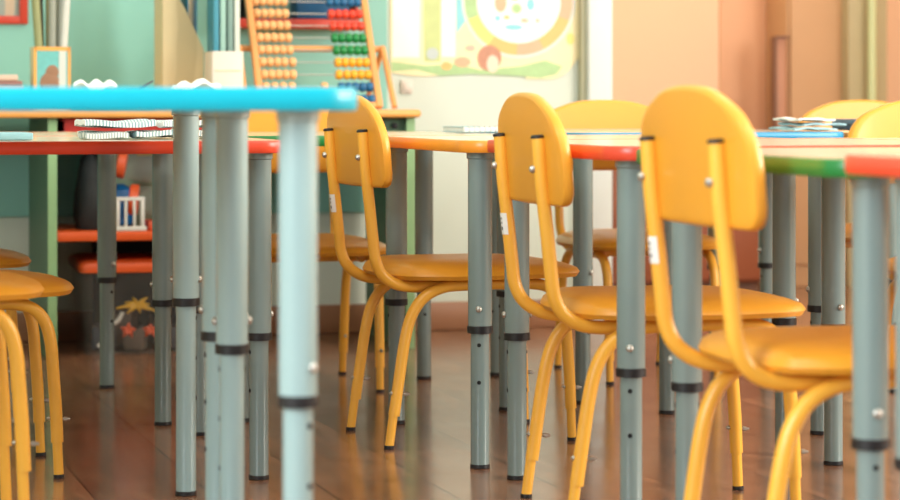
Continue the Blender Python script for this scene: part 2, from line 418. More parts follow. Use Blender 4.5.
        for sx in (-1, 1):
            m = MB(); m.cyl((-0.1675 if sx < 0 else 0.1776, y, 0.118), (sx*0.1825, y, 0.006), 0.0086, 16); m.build('extension_foot', yellow_paint, lf)
            m = MB(); m.lathe([(0.0085, 0), (0.0098, 0.001), (0.0098, 0.006), (0.0085, 0.007)], 16, M=Matrix.Translation((sx*0.183, y, 0))); m.build('foot_cap', black_plastic, lf)
            m = MB(); xb_ = -0.1665 if sx < 0 else 0.178; z_ = 0.104
            m.cyl((xb_-0.016, y, z_), (xb_+0.024, y, z_-0.003), 0.0022, 8)
            m.ball((xb_-0.012, y, z_), 0.0042, sz=(0.7, 1, 1)); m.cyl((xb_+0.013, y, z_-0.002), (xb_+0.019, y, z_-0.003), 0.0040, 6)
            m.build('adjusting_bolt', steel, lf)
    m = MB()
    for x in (-0.05, 0.07): m.cyl((x, -0.13, 0.302), (x, 0.13, 0.302), 0.008, 12)
    m.build('cross_rail', yellow_paint, root)
    return root
CHAIR = make_chair()
used = [False]
def chair(x, y, deg, label, lift=0.0, group='yellow school chairs around the tables', sticker=True):
    o = copy_tree(CHAIR) if used[0] else CHAIR
    used[0] = True
    o.location = (x, y, 0); o.rotation_euler = (0, 0, R(deg))
    tag(o, label, 'chair', group)
    if lift:                    # feet pulled out further
        for ch in o.children: ch.location.z += lift
        for lf in [c for c in o.children if c.name.startswith('leg_frame')]:
            for g in lf.children:
                if g.name.startswith('foot_cap'): g.location.z -= lift
                if g.name.startswith('extension_foot'): g.location.z -= lift
    return o
# ---------------------------------------------------------------- tables
S0 = 0.285; IV, IU = 0.045, 0.062
def make_table(edge, height, collar_z, angles, SX, SY, iv, th, leg_mat):
    root = empty('classroom_table', (0, 0, 0)); zt = height; zb = height-th
    hx, hy = SX+iv, SY+IU
    m = MB()
    m.loft([[(x, y, z) for x, y in rrect(hx-0.006, hy-0.006, 0.05, 8)] for z in (zb+0.0006, zt-0.0004)], 0, False)
    m.build('tabletop', top_laminate, root)
    m = MB(); rings = []
    for ins, z in ((0.0055, zb+0.001), (0.0055, zb), (0.002, zb+0.0006), (0, zb+0.004), (0, zt-0.004), (0.002, zt-0.0006), (0.0055, zt), (0.0055, zt-0.001)):
        rings.append([(x, y, z) for x, y in rrect(hx-ins, hy-ins, 0.055-ins, 8)])
    m.loft(rings, 0, True, caps=False, closed=True); m.build('edge_band', edge, root)
    k = 0
    for sx, sy in ((-1, -1), (-1, 1), (1, -1), (1, 1)):
        T = Matrix.Translation((sx*SX, sy*SY, 0)); a = angles[k % len(angles)]; k += 1
        m = MB(); m.lathe([(0.0205, collar_z-0.006), (0.0215, collar_z-0.005), (0.0215, zb-0.012), (0.024, zb-0.010), (0.024, zb+0.0004)], 28, M=T)
        lg = m.build('leg', leg_mat, root)
        m = MB(); m.lathe([(0.0165, 0.006), (0.0168, 0.008), (0.0168, collar_z+0.02)], 28, M=T)
        for hz in (collar_z-0.028, collar_z-0.094, collar_z-0.16):
            if hz < 0.09: continue
            for s_ in (0, PI):
                D = T @ Matrix.Rotation(R(a)+s_, 4, 'Z') @ Matrix.Translation((0.0150, 0, hz)) @ Matrix.Rotation(R(90), 4, 'Y')
                m.lathe([(0.0036, 0), (0.0036, 0.0024)], 12, 1, D)
        m.build('extension_tube', [leg_mat, hole_dark], lg)
        m = MB(); m.lathe([(0.0178, collar_z-0.0085), (0.0228, collar_z-0.0075), (0.0228, collar_z+0.0045), (0.0216, collar_z+0.0055)], 28, M=T); m.build('collar', black_plastic, lg)
        m = MB(); m.lathe([(0.016, 0), (0.0176, 0.001), (0.0176, 0.007), (0.0165, 0.008)], 28, M=T); m.build('foot_cap', black_plastic, lg)
        m = MB()
        D = T @ Matrix.Rotation(R(a), 4, 'Z') @ Matrix.Translation((0, 0, collar_z+0.036))
        m.cyl((-0.024, 0, 0), (0.024, 0, 0), 0.003, 8, M=D)
        for s_ in (-1, 1): m.ball((s_*0.0225, 0, 0), 0.0058, M=D, sz=(0.75, 1, 1))
        m.build('bolt', steel, lg)
    return root
GT = 'classroom tables'
def table(p_near, p_far, side, edge, label, height=0.580, collar=0.247, angles=(200,), sx=S0, iv=IV, th=0.022, leg_mat=None):
    """p_near/p_far: floor points of the two legs on one side; side -1: they are the left legs, +1: the right ones"""
    a, b = Vector((*p_near[:2], 0)), Vector((*p_far[:2], 0))
    u = (b-a).normalized(); v = Vector((u.y, -u.x, 0))
    o = make_table(edge, height, collar, angles, sx, (b-a).length/2, iv, th, leg_mat or grey_metal)
    o.location = (a+b)/2 - v*sx*side; o.rotation_euler = (0, 0, math.atan2(v.y, v.x))
    return tag(o, label, 'table', GT)
def fp(px, dy):  # floor point from a picture column and the row distance under the horizon
    return ((px-450)/dy*H, F*H/dy)
Bz = 0.662; Bc = 0.320
def past(p, t): return (p[0]+t*U.x, p[1]+t*U.y)
table(fp(298, 586), fp(232, 483), 1, E_CYAN, 'raised cyan-edged table nearest the camera, its pale legs blurred', Bz, Bc, (-50, 20, -50, 180), iv=0.064, th=0.0255, leg_mat=lit_metal)
table(fp(217, 457), fp(186, 390), 1, E_CYAN, 'second raised cyan-edged table, directly behind the nearest one', Bz, Bc, (170, 0, 190, -10), sx=0.245, th=0.0255, leg_mat=lit_metal)
pb = fp(259, 374)
table(pb, past(pb, 0.56), 1, E_RED, 'red-edged table under the striped papers, behind the cyan tables', height=0.583, angles=(200, 10, 10, 20))
table(fp(163, 320), fp(107, 283), 1, E_RED, 'red-edged table in front of the toy shelf, behind the paper-covered one', 0.582, angles=(0, 20, 160, -60))
p0 = fp(915, 580)
table(past(p0, -0.56), p0, -1, E_RED, 'red-edged table cut off by the right border of the photo', 0.588, angles=(200, 260, 200, 200), iv=0.076)
table(fp(870.5, 547), fp(687, 455), -1, E_GREEN, 'green-edged table right of the nearest pulled-up chair', 0.581, angles=(-95, 160, 200, 200), iv=0.070)
table(fp(631, 432), fp(517, 374), -1, E_RED, 'red-edged table between the green-edged and the orange-edged table', 0.583, angles=(-115, -5, 200, 100), sx=0.2965, iv=0.049)
table(fp(480, 363), fp(396.5, 318.5), -1, E_ORANGE, 'orange-edged table beside the chair farthest left in the middle row', 0.581, angles=(-112, 0, -20, 60), sx=0.291)
table(fp(507, 305), fp(424, 274), 1, E_GREEN, 'green-edged table in the far row with the small notebook on it', 0.581, angles=(0, 0, 180, -100))
ph = fp(581, 298.5)
table((ph[0]+0.004, ph[1]), (ph[0]-0.170, ph[1]+0.53), -1, E_TEAL, 'blue-edged table in the far row carrying the grey-blue papers', 0.584, angles=(-60, 30, 0, 0))
pj = fp(819, 329)
table(past(pj, -0.56), pj, -1, E_ORANGE, 'orange-edged table at the right border under the bright chair back', 0.578, angles=(180, 175, 0, 0))
table((0.991, 5.272), (0.786, 5.83), -1, E_ORANGE, 'orange-edged table at the right end of the far row', 0.580, angles=(-90, 10, 0, 0))

# chairs: middle row, facing right
chair(0.019, 4.576, 18, 'yellow chair beside the orange-edged table, farthest of the three seen from behind')
chair(0.3328, 3.758, 12.8, 'yellow chair in the middle of the three seen from behind, beside a red-edged table')
chair(0.511, 2.996, 15, 'nearest yellow chair, beside the green-edged table, its back largest in the photo', 0.005)
# left row, tucked under the cyan and red tables
def chair_from_nf(nf, deg, label, lift=0.0):
    f = Vector((math.cos(R(deg)), math.sin(R(deg)))); l = Vector((-f.y, f.x))
    c = Vector(nf) - f*0.183 + l*0.1335
    return chair(c.x, c.y, deg, label, lift)
chair_from_nf(fp(59, 373), 16.5, 'yellow chair at the left border, its seat tip reaching farthest right')
chair_from_nf(fp(26, 439), 16.5, 'yellow chair cut by the left border, nearest of the three there', 0.045)
chair_from_nf((-0.875, 4.76), 16.5, 'yellow chair at the left border, farthest back, only its seat edge showing')
# far side, facing the camera
chair(-0.335, 5.40, -74, 'yellow chair facing the camera behind the far green-edged table', -0.007)
chair(0.444, 5.62, -73.5, 'yellow chair facing the camera behind the blue-edged table', -0.007)
chair(1.135, 5.91, -72, 'yellow chair facing the camera at the right, behind the brighter chair back', -0.007)
chair(1.055, 4.665, -74, 'bright yellow chair back at the right border, in front of another chair back', -0.007)

# ---------------------------------------------------------------- storage shelf on the left
SH = Vector((-1.0, 5.925, 0))
sh = tag(empty('storage_shelf', SH, ROT), 'long green storage shelf with a honey wood top and orange shelf board', 'shelf')
m = MB(); m.box((0.02, 0.215, 0.6205), (1.88, 0.47, 0.021), bev=0.008); m.build('countertop', honey, sh)
for x in (-0.85, 0, 0.45, 0.94):
    m = MB(); m.box((x, 0.235, 0.305), (0.022, 0.43, 0.61)); sp = m.build('side_panel', green_panel, sh)
    m = MB(); m.box((x, 0.0185, 0.305), (0.023, 0.003, 0.61)); m.build('edging', green_edge_l, sp)['label'] = 'light green edging strip'
m = MB(); m.box((0.225, 0.235, 0.308), (0.427, 0.42, 0.024), bev=0.003); m.build('shelf_board', orange_shelf, sh)['label'] = 'orange shelf board'
m = MB(); m.box((0.225, 0.235, 0.556), (0.427, 0.40, 0.012)); m.build('shelf_board', green_panel, sh)
m = MB(); m.box((0.30, 0.44, 0.30), (0.28, 0.01, 0.55)); m.build('back_board', mat('dark_board', rgb(62, 52, 48), 0.6, noise=0.1), sh)['label'] = 'dark back board'
m = MB(); m.box((0.695, 0.05, 0.589), (0.467, 0.02, 0.043)); m.build('rail', green_panel, sh)
m = MB(); m.lathe([(0.003, 0), (0.008, 0.003), (0.008, 0.012), (0.003, 0.015)], 12, M=Matrix.Translation((0.9, 0.04, 0.588)) @ Matrix.Rotation(R(90), 4, 'X')); m.build('knob', black_plastic, sh)
def sl(x, y, z): return SH + V*x + U*y + Vector((0, 0, z))
def sx_of(px, dy):                                 # shelf-frame x of a picture column on the plane y = dy
    k = (px-450)/F; p = SH + U*dy
    return (k*p.y - p.x) / (V.x - k*V.y)
CT = 0.6315
# shallow red basket pushed in under the top
t = tag(empty('basket', sl(0.225, 0.20, 0.5625), ROT), 'shallow red slotted basket pushed in under the honey wood top', 'basket')
m = MB(); bw, bd = 0.40, 0.34
for z in (0.003, 0.043):
    for s_ in (-1, 1):
        m.box((0, s_*(bd/2-0.003), z), (bw, 0.006, 0.006)); m.box((s_*(bw/2-0.003), 0, z), (0.006, bd-0.012, 0.006))
m.box((0, 0, 0.0015), (bw-0.012, bd-0.012, 0.003)); m.build('rim', mat('red_plastic', rgb(196, 52, 40), 0.4, noise=0.08), t)
nsl = 22
for s_ in (-1, 1):
    m = MB(); m.box((0, s_*(bd/2-0.0025), 0.023), (bw-0.012, 0.0016, 0.036))
    for k in range(nsl): m.box((-bw/2+0.012+(bw-0.024)*k/(nsl-1), s_*(bd/2-0.003), 0.023), (0.009, 0.0045, 0.036))
    m.build('ribbed_side', MATS['red_plastic'], t)
# lidded toy box on the floor of the shelf
bxr = tag(empty('toy_box', sl(0.255, 0.235, 0.0), ROT+R(-3)), 'clear plastic toy box with an orange lid under the orange shelf board', 'box')
m = MB(); W_, D_, Hh = 0.335, 0.36, 0.225
outer = [(W_/2-0.012, D_/2-0.012, 0.004), (W_/2, D_/2, Hh)]; 
m.loft([[(x, y, z) for x, y in rrect(a, b, 0.02, 4)] for a, b, z in ((W_/2-0.014, D_/2-0.014, 0.002), (W_/2, D_/2, Hh))], 0, True, caps=False)
m.loft([[(x, y, z) for x, y in rrect(W_/2-0.014, D_/2-0.014, 0.02, 4)] for z in (0.002, 0.004)], 0, False); m.build('tub', CLEAR, bxr)
m = MB(); m.loft([[(x, y, z) for x, y in rrect(a, b, 0.022, 4)] for a, b, z in ((W_/2+0.004, D_/2+0.004, Hh-0.012), (W_/2+0.006, D_/2+0.006, Hh+0.002), (W_/2+0.002, D_/2+0.002, Hh+0.012), (W_/2-0.02, D_/2-0.02, Hh+0.018))], 0, False)
ld = m.build('lid', orange_shelf, bxr)
m = MB(); m.box((0.04, -D_/2-0.008, Hh-0.022), (0.03, 0.008, 0.045), bev=0.003); m.build('clasp', orange_shelf, ld)
toyY = mat('yellow_rubber', rgb(236, 186, 52), 0.4, noise=0.1); toyR = mat('orange_rubber', rgb(226, 96, 52), 0.4, noise=0.1)
toyW = mat('white_plastic', rgb(222, 222, 214), 0.4, noise=0.05); toyD = mat('dark_toy_plastic', rgb(70, 74, 84), 0.5, noise=0.3, scale=30); toyB = mat('blue_plastic', rgb(20, 110, 176), 0.35, noise=0.05)
toyG = mat('grey_brown_plastic', rgb(120, 104, 92), 0.5, noise=0.2)
def bl(x, y, z): return bxr.matrix_basis @ Vector((x, y, z))
for k, (x, y, z, s_, mm) in enumerate([(-0.10, -0.07, 0.036, 0.06, toyD), (-0.02, -0.09, 0.034, 0.055, toyG), (0.08, -0.08, 0.036, 0.06, toyD), (-0.05, 0.03, 0.05, 0.085, toyG), (0.08, 0.06, 0.05, 0.085, toyD)]):
    m = MB(); m.box((0, 0, 0), (s_, s_*0.9, s_), bev=0.006)
    for a in (-0.25, 0.25): m.cyl((a*s_, 0, s_/2-0.001), (a*s_, 0, s_/2+0.006), s_*0.14, 12)
    o = m.build('toy_block', mm, None, bl(x, y, z), ROT+R(random.uniform(-30, 30)))
    tag(o, ['dark toy block in the left front of the clear box', 'brown-grey toy block in the middle front of the clear box', 'dark toy block in the right front of the clear box', 'large brown-grey toy block deeper in the clear box', 'large dark toy block deeper in the clear box'][k], 'toy block', 'toy blocks in the clear box')
def critter(name, label, cat, mm, loc, arms, L1, r, tilt, sq=1):
    m = MB(); M_ = Matrix.Rotation(tilt, 4, 'X')
    m.ball((0, 0, 0), r*2.0, M=M_, sz=(1.5, 1, 0.7))
    for k in range(arms):
        a = 2*PI*k/arms + 0.2; d = Vector((math.cos(a), math.sin(a)*sq, 0))*(1 if sq == 1 else (0.65+0.5*((k*37) % 10)/10))
        pts = [d*0.0, d*L1*0.5 + Vector((0, 0, 0.008)), d*L1]
        m.tube(smooth_path(pts, 4), [r*1.3]*5 + [r, r*0.8, r*0.6, r*0.5], 8, M=M_)
    o = m.build(name, mm, None, loc, ROT); tag(o, label, cat); return o
critter('toy_spider', 'yellow rubber spider toy inside the clear box', 'toy', toyY, bl(-0.020, -0.125, 0.122), 8, 0.052, 0.0048, R(70), 0.5)
critter('toy_star', 'orange rubber starfish toy low in the clear box', 'toy', toyR, bl(-0.045, -0.148, 0.060), 5, 0.020, 0.005, R(75))
critter('toy_star', 'orange rubber star toy under the yellow spider in the clear box', 'toy', toyR, bl(0.012, -0.148, 0.058), 5, 0.019, 0.005, R(60))
m = MB(); m.tube(smooth_path([(-0.03, 0, 0.0), (-0.012, 0, 0.02), (0.0, 0, 0.05), (0.022, 0.0, 0.066), (0.034, 0, 0.088)]), 0.0055, 10); tag(m.build('toy_hose', toyW, None, bl(-0.092, -0.145, 0.020), ROT), 'white bent plastic hose inside the clear box', 'toy')
# things on the orange shelf board
OZ = 0.320
def jar(loc, tilt, label):
    t = tag(empty('storage_jar', loc, ROT+R(-12)), label, 'jar', 'clear jars on the orange shelf')
    M_ = Matrix.Rotation(tilt, 4, 'Y')
    m = MB(); m.lathe([(0.012, 0.001), (0.036, 0.002), (0.04, 0.008), (0.04, 0.085), (0.034, 0.098)], 20, M=M_, caps=False); m.build('body', CLEAR, t)
    m = MB(); m.lathe([(0.034, 0.096), (0.040, 0.097), (0.040, 0.116), (0.037, 0.119)], 20, M=M_); m.build('lid', toyR, t)['label'] = 'orange screw lid'
    return t
jar(sl(sx_of(163, 0.1), 0.10, OZ+0.154), R(-80), 'clear jar with an orange lid, upper one on the toy shelf')
jar(sl(sx_of(173, 0.1)+0.006, 0.10, OZ+0.068), R(-85), 'clear jar with an orange lid, lower one on the toy shelf')
m = MB(); m.box((0, 0, 0), (0.12, 0.09, 0.0245), bev=0.005); tag(m.build('toy_case', mat('dull_orange_plastic', rgb(206, 92, 60), 0.45, noise=0.1), None, sl(sx_of(172, 0.1)-0.01, 0.10, OZ+0.0128), ROT), 'dull orange toy case lying on the shelf board under the jars', 'toy case')
t = tag(empty('toy_window_frame', sl(sx_of(130, 0.035), 0.035, OZ+0.0005), ROT+R(2)), 'white plastic toy frame with bars standing on the orange shelf', 'toy')
m = MB()
for x in (-0.032, 0.032): m.box((x, 0, 0.045), (0.010, 0.012, 0.078), bev=0.002)
m.box((0, 0, 0.006), (0.084, 0.014, 0.012), bev=0.002); m.box((0, 0, 0.082), (0.076, 0.012, 0.010), bev=0.002); m.build('frame', toyW, t)
for x in (-0.011, 0.011):
    m = MB(); m.box((x, 0, 0.045), (0.007, 0.008, 0.07), bev=0.001); m.build('bar', toyW, t)
m = MB(); m.lathe([(0.02, 0), (0.038, 0.01), (0.042, 0.06), (0.03, 0.1), (0.008, 0.115)], 16); m.box((0, -0.03, 0.05), (0.03, 0.03, 0.04), bev=0.008)
tag(m.build('toy_figure', toyB, None, sl(sx_of(119, 0.22)+0.004, 0.215, OZ+0.0005), ROT), 'blue plastic toy piece behind the white toy frame', 'toy')
t = tag(empty('lidded_box', sl(sx_of(135, 0.3), 0.33, OZ), ROT), 'tall box with a yellow label at the back of the toy shelf', 'box')
m = MB(); m.box((0, 0, 0.111), (0.17, 0.12, 0.221), bev=0.004); m.build('body', mat('pale_green_card', rgb(150, 170, 140), 0.6, noise=0.1), t)
m = MB(); m.box((0.03, -0.0615, 0.203), (0.06, 0.003, 0.03)); m.build('label_card', mat('yellow_card', rgb(240, 214, 30), 0.5, noise=0.04), t)['label'] = 'yellow label'
# dark cloth bag on the shelf, left
m = MB(); rings = []
for z, a, b in ((0, 0.030, 0.06), (0.03, 0.034, 0.07), (0.09, 0.030, 0.07), (0.14, 0.025, 0.06), (0.18, 0.018, 0.045), (0.20, 0.008, 0.03)):
    rings.append([(x*(1+0.08*math.sin(5*k+z*40)), y, z) for k, (x, y) in enumerate(rrect(a, b, 0.03, 5))])
m.loft(rings, 0, True); bag = m.build('cloth_bag', mat('dark_brown_cloth', rgb(44, 48, 48), 0.8, noise=0.3, scale=40), None, sl(sx_of(89, 0.17), 0.17, OZ+0.0005), ROT); tag(bag, 'dark cloth bag slumped on the orange shelf board', 'bag')

# ---------------------------------------------------------------- on the counter
# abacus leaning back on its stand
ab_l, ab_r = sx_of(258, 0.06), sx_of(383, 0.06)
AW = ab_r-ab_l
ab = tag(empty('abacus', sl((ab_l+ab_r)/2, 0.06, CT), ROT), 'wooden abacus with coloured beads leaning back on the honey wood counter', 'abacus')
LEAN = Matrix.Rotation(R(-30), 4, 'X')
AH = 0.50
m = MB()
for s_ in (-1, 1): m.box((s_*(AW/2-0.009), 0, AH/2+0.005), (0.018, 0.018, AH), bev=0.003, M=LEAN)
m.box((0, 0, AH), (AW, 0.018, 0.02), bev=0.003, M=LEAN); m.box((0, 0, 0.012), (AW-0.036, 0.014, 0.016), bev=0.002, M=LEAN); m.build('frame', frame_wood, ab)
m = MB()
for s_ in (-1, 1):
    x = s_*(AW/2+0.028)
    top = LEAN @ Vector((0, 0.012, 0.2))
    m.tube([(x*1.02, -0.0, 0.006), (x, top.y, top.z)], 0.008, 10)
    m.tube([(x, top.y, top.z), (x-s_*0.012, top.y+0.14, 0.006)], 0.008, 10)
top = LEAN @ Vector((0, 0.022, 0.2)); m.tube([(-AW/2-0.036, top.y, top.z), (AW/2+0.036, top.y, top.z)], 0.0085, 10)
m.build('stand', frame_wood, ab)
beadcol = {'blue': mat('blue_bead', rgb(12, 96, 142), 0.35), 'red': mat('red_bead', rgb(224, 66, 38), 0.35), 'green': mat('green_bead', rgb(10, 132, 62), 0.35), 'yellow': mat('yellow_bead', rgb(240, 172, 36), 0.35)}
order = ['blue', 'blue', 'yellow', 'yellow', 'green', 'green', 'red', 'red', 'blue', 'blue', 'green', 'green']
x0, x1 = -AW/2+0.018, AW/2-0.018
for r_ in range(12):
    z = 0.030 + r_*0.0381
    if z > AH-0.02: break
    m = MB(); m.cyl((x0, 0, z), (x1, 0, z), 0.0016, 8, M=LEAN); rod = m.build('rod', steel, ab)
    for k in range(5):
        gap = 0.004*k if r_ == 1 else (0.003 if (r_ == 3 and k == 4) else 0)
        xx = x0 + 0.010 + k*0.0193 + gap
        if r_ == 1 and k == 4: xx += 0.065
        m = MB(); m.lathe([(0.006, -0.0095), (0.0108, -0.008), (0.0132, -0.0035), (0.0132, 0.0035), (0.0108, 0.008), (0.006, 0.0095)], 14, M=LEAN @ Matrix.Translation((xx, 0, z)) @ Matrix.Rotation(R(90), 4, 'Y')); m.build('bead', natural_wood, rod)
        xx = x1 - 0.010 - k*0.0193 - (0.002 if (r_ == 2 and k == 4) else 0)
        m = MB(); m.lathe([(0.006, -0.0095), (0.0108, -0.008), (0.0132, -0.0035), (0.0132, 0.0035), (0.0108, 0.008), (0.006, 0.0095)], 14, M=LEAN @ Matrix.Translation((xx, 0, z)) @ Matrix.Rotation(R(90), 4, 'Y')); m.build('bead', beadcol[order[r_]], rod)

# picture cup with paper rolls
cx_ = sx_of(50, 0.12)
cup = tag(empty('pencil_holder', sl(cx_, 0.12, CT), ROT), 'square picture-covered holder full of paper rolls, at the left on the counter', 'pencil holder')
m = MB(); w_ = 0.046
m.loft([[(x, y, z) for x, y in rrect(w_, w_, 0.006, 3)] for z in (0, 0.16)], 0, False, caps=False)
m.loft([[(x, y, z) for x, y in rrect(w_-0.003, w_-0.003, 0.006, 3)] for z in (0.002, 0.16)], 0, False, caps=False)
m.box((0, 0, 0.002), (2*w_-0.004, 2*w_-0.004, 0.004)); m.build('body', mat('cream_card', rgb(230, 206, 160), 0.6, noise=0.05), cup)
m = MB(); y_ = -w_-0.001
m.box((0, y_, 0.085), (0.084, 0.002, 0.135), 0)
for x in (-0.043, 0.043): m.box((x, y_-0.001, 0.08), (0.007, 0.003, 0.16), 1)
m.box((0, y_-0.001, 0.155), (0.09, 0.003, 0.010), 1)
m.ball((0.0, y_-0.001, 0.095), 0.017, 2, sz=(1, 0.1, 1.1)); m.ball((-0.006, y_-0.001, 0.065), 0.026, 2, sz=(1, 0.1, 1.2)); m.box((0.026, y_-0.0015, 0.085), (0.018, 0.001, 0.13), 3)
m.build('printed_front', [mat('aqua_print', rgb(110, 188, 184), 0.5, noise=0.2, scale=60), mat('orange_print', rgb(240, 172, 84), 0.5, noise=0.05), mat('brown_print', rgb(150, 112, 84), 0.5, noise=0.2), mat('pale_print', rgb(206, 214, 206), 0.5)], cup)
cols = [('olive', rgb(148, 152, 104)), ('grey', rgb(150, 154, 140)), ('white', rgb(206, 208, 198)), ('dark grey', rgb(96, 94, 84)), ('pale grey', rgb(180, 184, 172)), ('khaki', rgb(160, 150, 100))]
for k, (x, y, lean, r_, h_) in enumerate([(-0.024, -0.022, -4, 0.0105, 0.40), (0.001, -0.022, 0.5, 0.010, 0.42), (0.026, -0.022, 3.5, 0.0105, 0.41), (-0.024, 0.012, -1.5, 0.011, 0.44), (0.025, 0.012, 1.5, 0.011, 0.43), (0.0, 0.014, 0, 0.0095, 0.45)]):
    m = MB(); M_ = Matrix.Rotation(R(lean), 4, 'Y')
    m.lathe([(r_, 0), (r_, h_)], 14, M=M_, caps=False); m.lathe([(r_*0.8, 0), (r_*0.8, h_)], 14, M=M_, caps=False); m.lathe([(r_*0.8, h_), (r_, h_)], 14, M=M_, caps=False); m.lathe([(r_*0.8, 0), (r_, 0)], 14, M=M_, caps=False)
    o = m.build('paper_roll', mat(cols[k][0]+'_roll', cols[k][1], 0.6, noise=0.08), None, sl(cx_+x*0.85, 0.12+y, CT+0.006), ROT)
    tag(o, cols[k][0] + ' paper roll standing in the picture-covered holder', 'paper roll', 'paper rolls in the holder')
m = MB(); m.tube([(0, 0, 0), (0.004, 0, 0.14), (0.006, 0, 0.150), (0.010, 0, 0.165)], [0.003, 0.003, 0.006, 0.001], 8)
tag(m.build('paint_brush', mat('blue_brush', rgb(40, 110, 140), 0.4), None, sl(cx_+0.024, 0.155, CT+0.006), ROT), 'short blue brush in the right corner of the picture-covered holder', 'brush')
# magazines at the left end of the counter
for k in range(6):
    m = MB(); m.box((0, 0, 0), (0.20-0.006*k, 0.15, 0.0145), bev=0.002)
    o = m.build('book', mat('book_cover_%d' % (k % 3), [rgb(196, 150, 134), rgb(150, 110, 100), rgb(214, 190, 170)][k % 3], 0.5, noise=0.1), None, sl(sx_of(-8, 0.12)-0.004*k, 0.14, CT+0.0075+0.0147*k), ROT+R(random.uniform(-5, 5)))
    tag(o, ['lowest', 'second', 'third', 'fourth', 'fifth', 'topmost'][k] + ' book of the flat pile at the left end of the counter', 'book', 'book pile on the counter')
# beige magazine file, white box, books
mfx = sx_of(185, 0.15)-0.004
mf = tag(empty('magazine_file', sl(mfx, 0.20, CT), ROT), 'beige wood-grained magazine file with a slanted cut beside the white box', 'magazine file')
m = MB(); out = [(-0.058, 0), (0.050, 0), (0.050, 0.158), (0.0, 0.265), (-0.058, 0.36)]
m.prism(out, -0.07, -0.064); m.build('front_panel', stripe_material('beige_grain', rgb(196, 178, 134), rgb(210, 192, 148), 3.0), mf)
m = MB(); m.prism(out, 0.06, 0.066); m.build('back_panel', MATS['cream_card'], mf)
m = MB(); m.box((-0.055, -0.002, 0.18), (0.006, 0.122, 0.36)); m.box((0.047, -0.002, 0.079), (0.006, 0.122, 0.158)); m.box((-0.004, -0.002, 0.003), (0.096, 0.122, 0.006)); m.build('side_panel', MATS['cream_card'], mf)
for k, (px, c, h_, w_) in enumerate([(184, rgb(222, 170, 70), 0.40, 0.024), (198, rgb(34, 132, 170), 0.34, 0.026)]):
    m = MB(); m.box((0, 0, h_/2), (w_, 0.11, h_), 0, bev=0.002); m.box((0, -0.001, h_/2), (w_-0.006, 0.108, h_+0.001), 1)
    o = m.build('book', [mat('upright_cover_%d' % k, c, 0.45, noise=0.05), MATS['cream_card']], None, sl(mfx+[-0.022, 0.022][k], 0.198, CT+0.0075), ROT)
    tag(o, ['yellow book upright in the beige magazine file', 'blue book upright in the beige magazine file'][k], 'book', 'upright books on the counter')
wbx = sx_of(220, 0.06)
wb = tag(empty('white_box', sl(wbx+0.010, 0.060, CT), ROT), 'white open cardboard box on the counter beside the abacus', 'box')
m = MB(); m.loft([[(x, y, z) for x, y in rrect(0.041, 0.055, 0.003, 2)] for z in (0, 0.15)], 0, False, caps=False); m.loft([[(x, y, z) for x, y in rrect(0.039, 0.053, 0.003, 2)] for z in (0.001, 0.15)], 0, False, caps=False)
m.box((0, 0, 0.002), (0.078, 0.106, 0.003)); m.build('body', mat('white_card', rgb(232, 222, 206), 0.6, noise=0.03), wb)
m = MB(); m.box((0, -0.0555, 0.10), (0.07, 0.002, 0.003)); m.build('seam', MATS['cream_card'], wb)
for k, (x, c, nm) in enumerate([(-0.028, rgb(60, 140, 160), 'teal'), (-0.010, rgb(150, 190, 176), 'pale green'), (0.009, rgb(120, 150, 140), 'grey-green'), (0.027, rgb(206, 214, 200), 'pale')]):
    m = MB(); h_ = 0.36-0.01*k; m.box((0, 0, h_/2), (0.014, 0.09, h_), 0, bev=0.002)
    tag(m.build('folder', mat(nm.replace(' ', '_')+'_folder', c, 0.5, noise=0.05), None, sl(wbx+0.010+x, 0.062, CT+0.0045), ROT), nm + ' folder standing in the white cardboard box', 'folder', 'folders in the white box')

# red wall shelf with a blue box
xa, xb = wall_t(228), wall_t(350)
rs = tag(empty('wall_shelf', rl((xa+xb)/2, -0.063, 0.856), ROT), 'narrow red wall shelf behind the abacus', 'wall shelf')
m = MB(); m.box((0, 0, 0.012), (xb-xa, 0.10, 0.026), bev=0.003); m.build('board', red_paint, rs)
for s_ in (-1, 1):
    m = MB(); m.prism([(s_*(xb-xa)*0.47, 0.26), (s_*(xb-xa)*0.47, 0.025), (s_*(xb-xa)*0.495, 0.025), (s_*(xb-xa)*0.495, 0.26)], -0.045, 0.050); m.build('end_panel', red_paint, rs)
xm = (wall_t(292)+wall_t(345))/2
m = MB(); m.box((0, 0, 0.075), (0.150, 0.085, 0.15), bev=0.004); bb = m.build('storage_box', mat('navy_card', rgb(16, 84, 128), 0.5, noise=0.08), None, rl(xm-0.012, -0.063, 0.8818), ROT); tag(bb, 'dark blue box on the red wall shelf behind the abacus', 'box')
m = MB(); m.box((0, 0, 0.08), (0.042, 0.085, 0.16), bev=0.003); tag(m.build('binder', mat('dark_green_card', rgb(28, 66, 58), 0.5, noise=0.1), None, rl(wall_t(228)+0.047, -0.063, 0.8818), ROT), 'dark green binder at the left end of the red wall shelf', 'binder')
# red framed picture, top left
xa, xb = wall_t(-70), wall_t(27)
zb_ = H + (HOR-27)/356
pf = tag(empty('picture_frame', rl((xa+xb)/2, -0.014, zb_), ROT), 'red framed picture on the teal wall at the upper left corner', 'picture')
m = MB(); W_ = xb-xa
for s_ in (-1, 1): m.box((s_*(W_/2-0.011), 0, 0.16), (0.022, 0.026, 0.32), bev=0.004)
for z in (0.011, 0.309): m.box((0, 0, z), (W_-0.04, 0.025, 0.022), bev=0.003)
m.build('frame', red_paint, pf)
m = MB(); m.box((0, 0.004, 0.16), (W_-0.04, 0.006, 0.28)); m.build('picture_sheet', stripe_material('muted_picture', rgb(150, 160, 150), rgb(196, 176, 150), 6.0), pf)

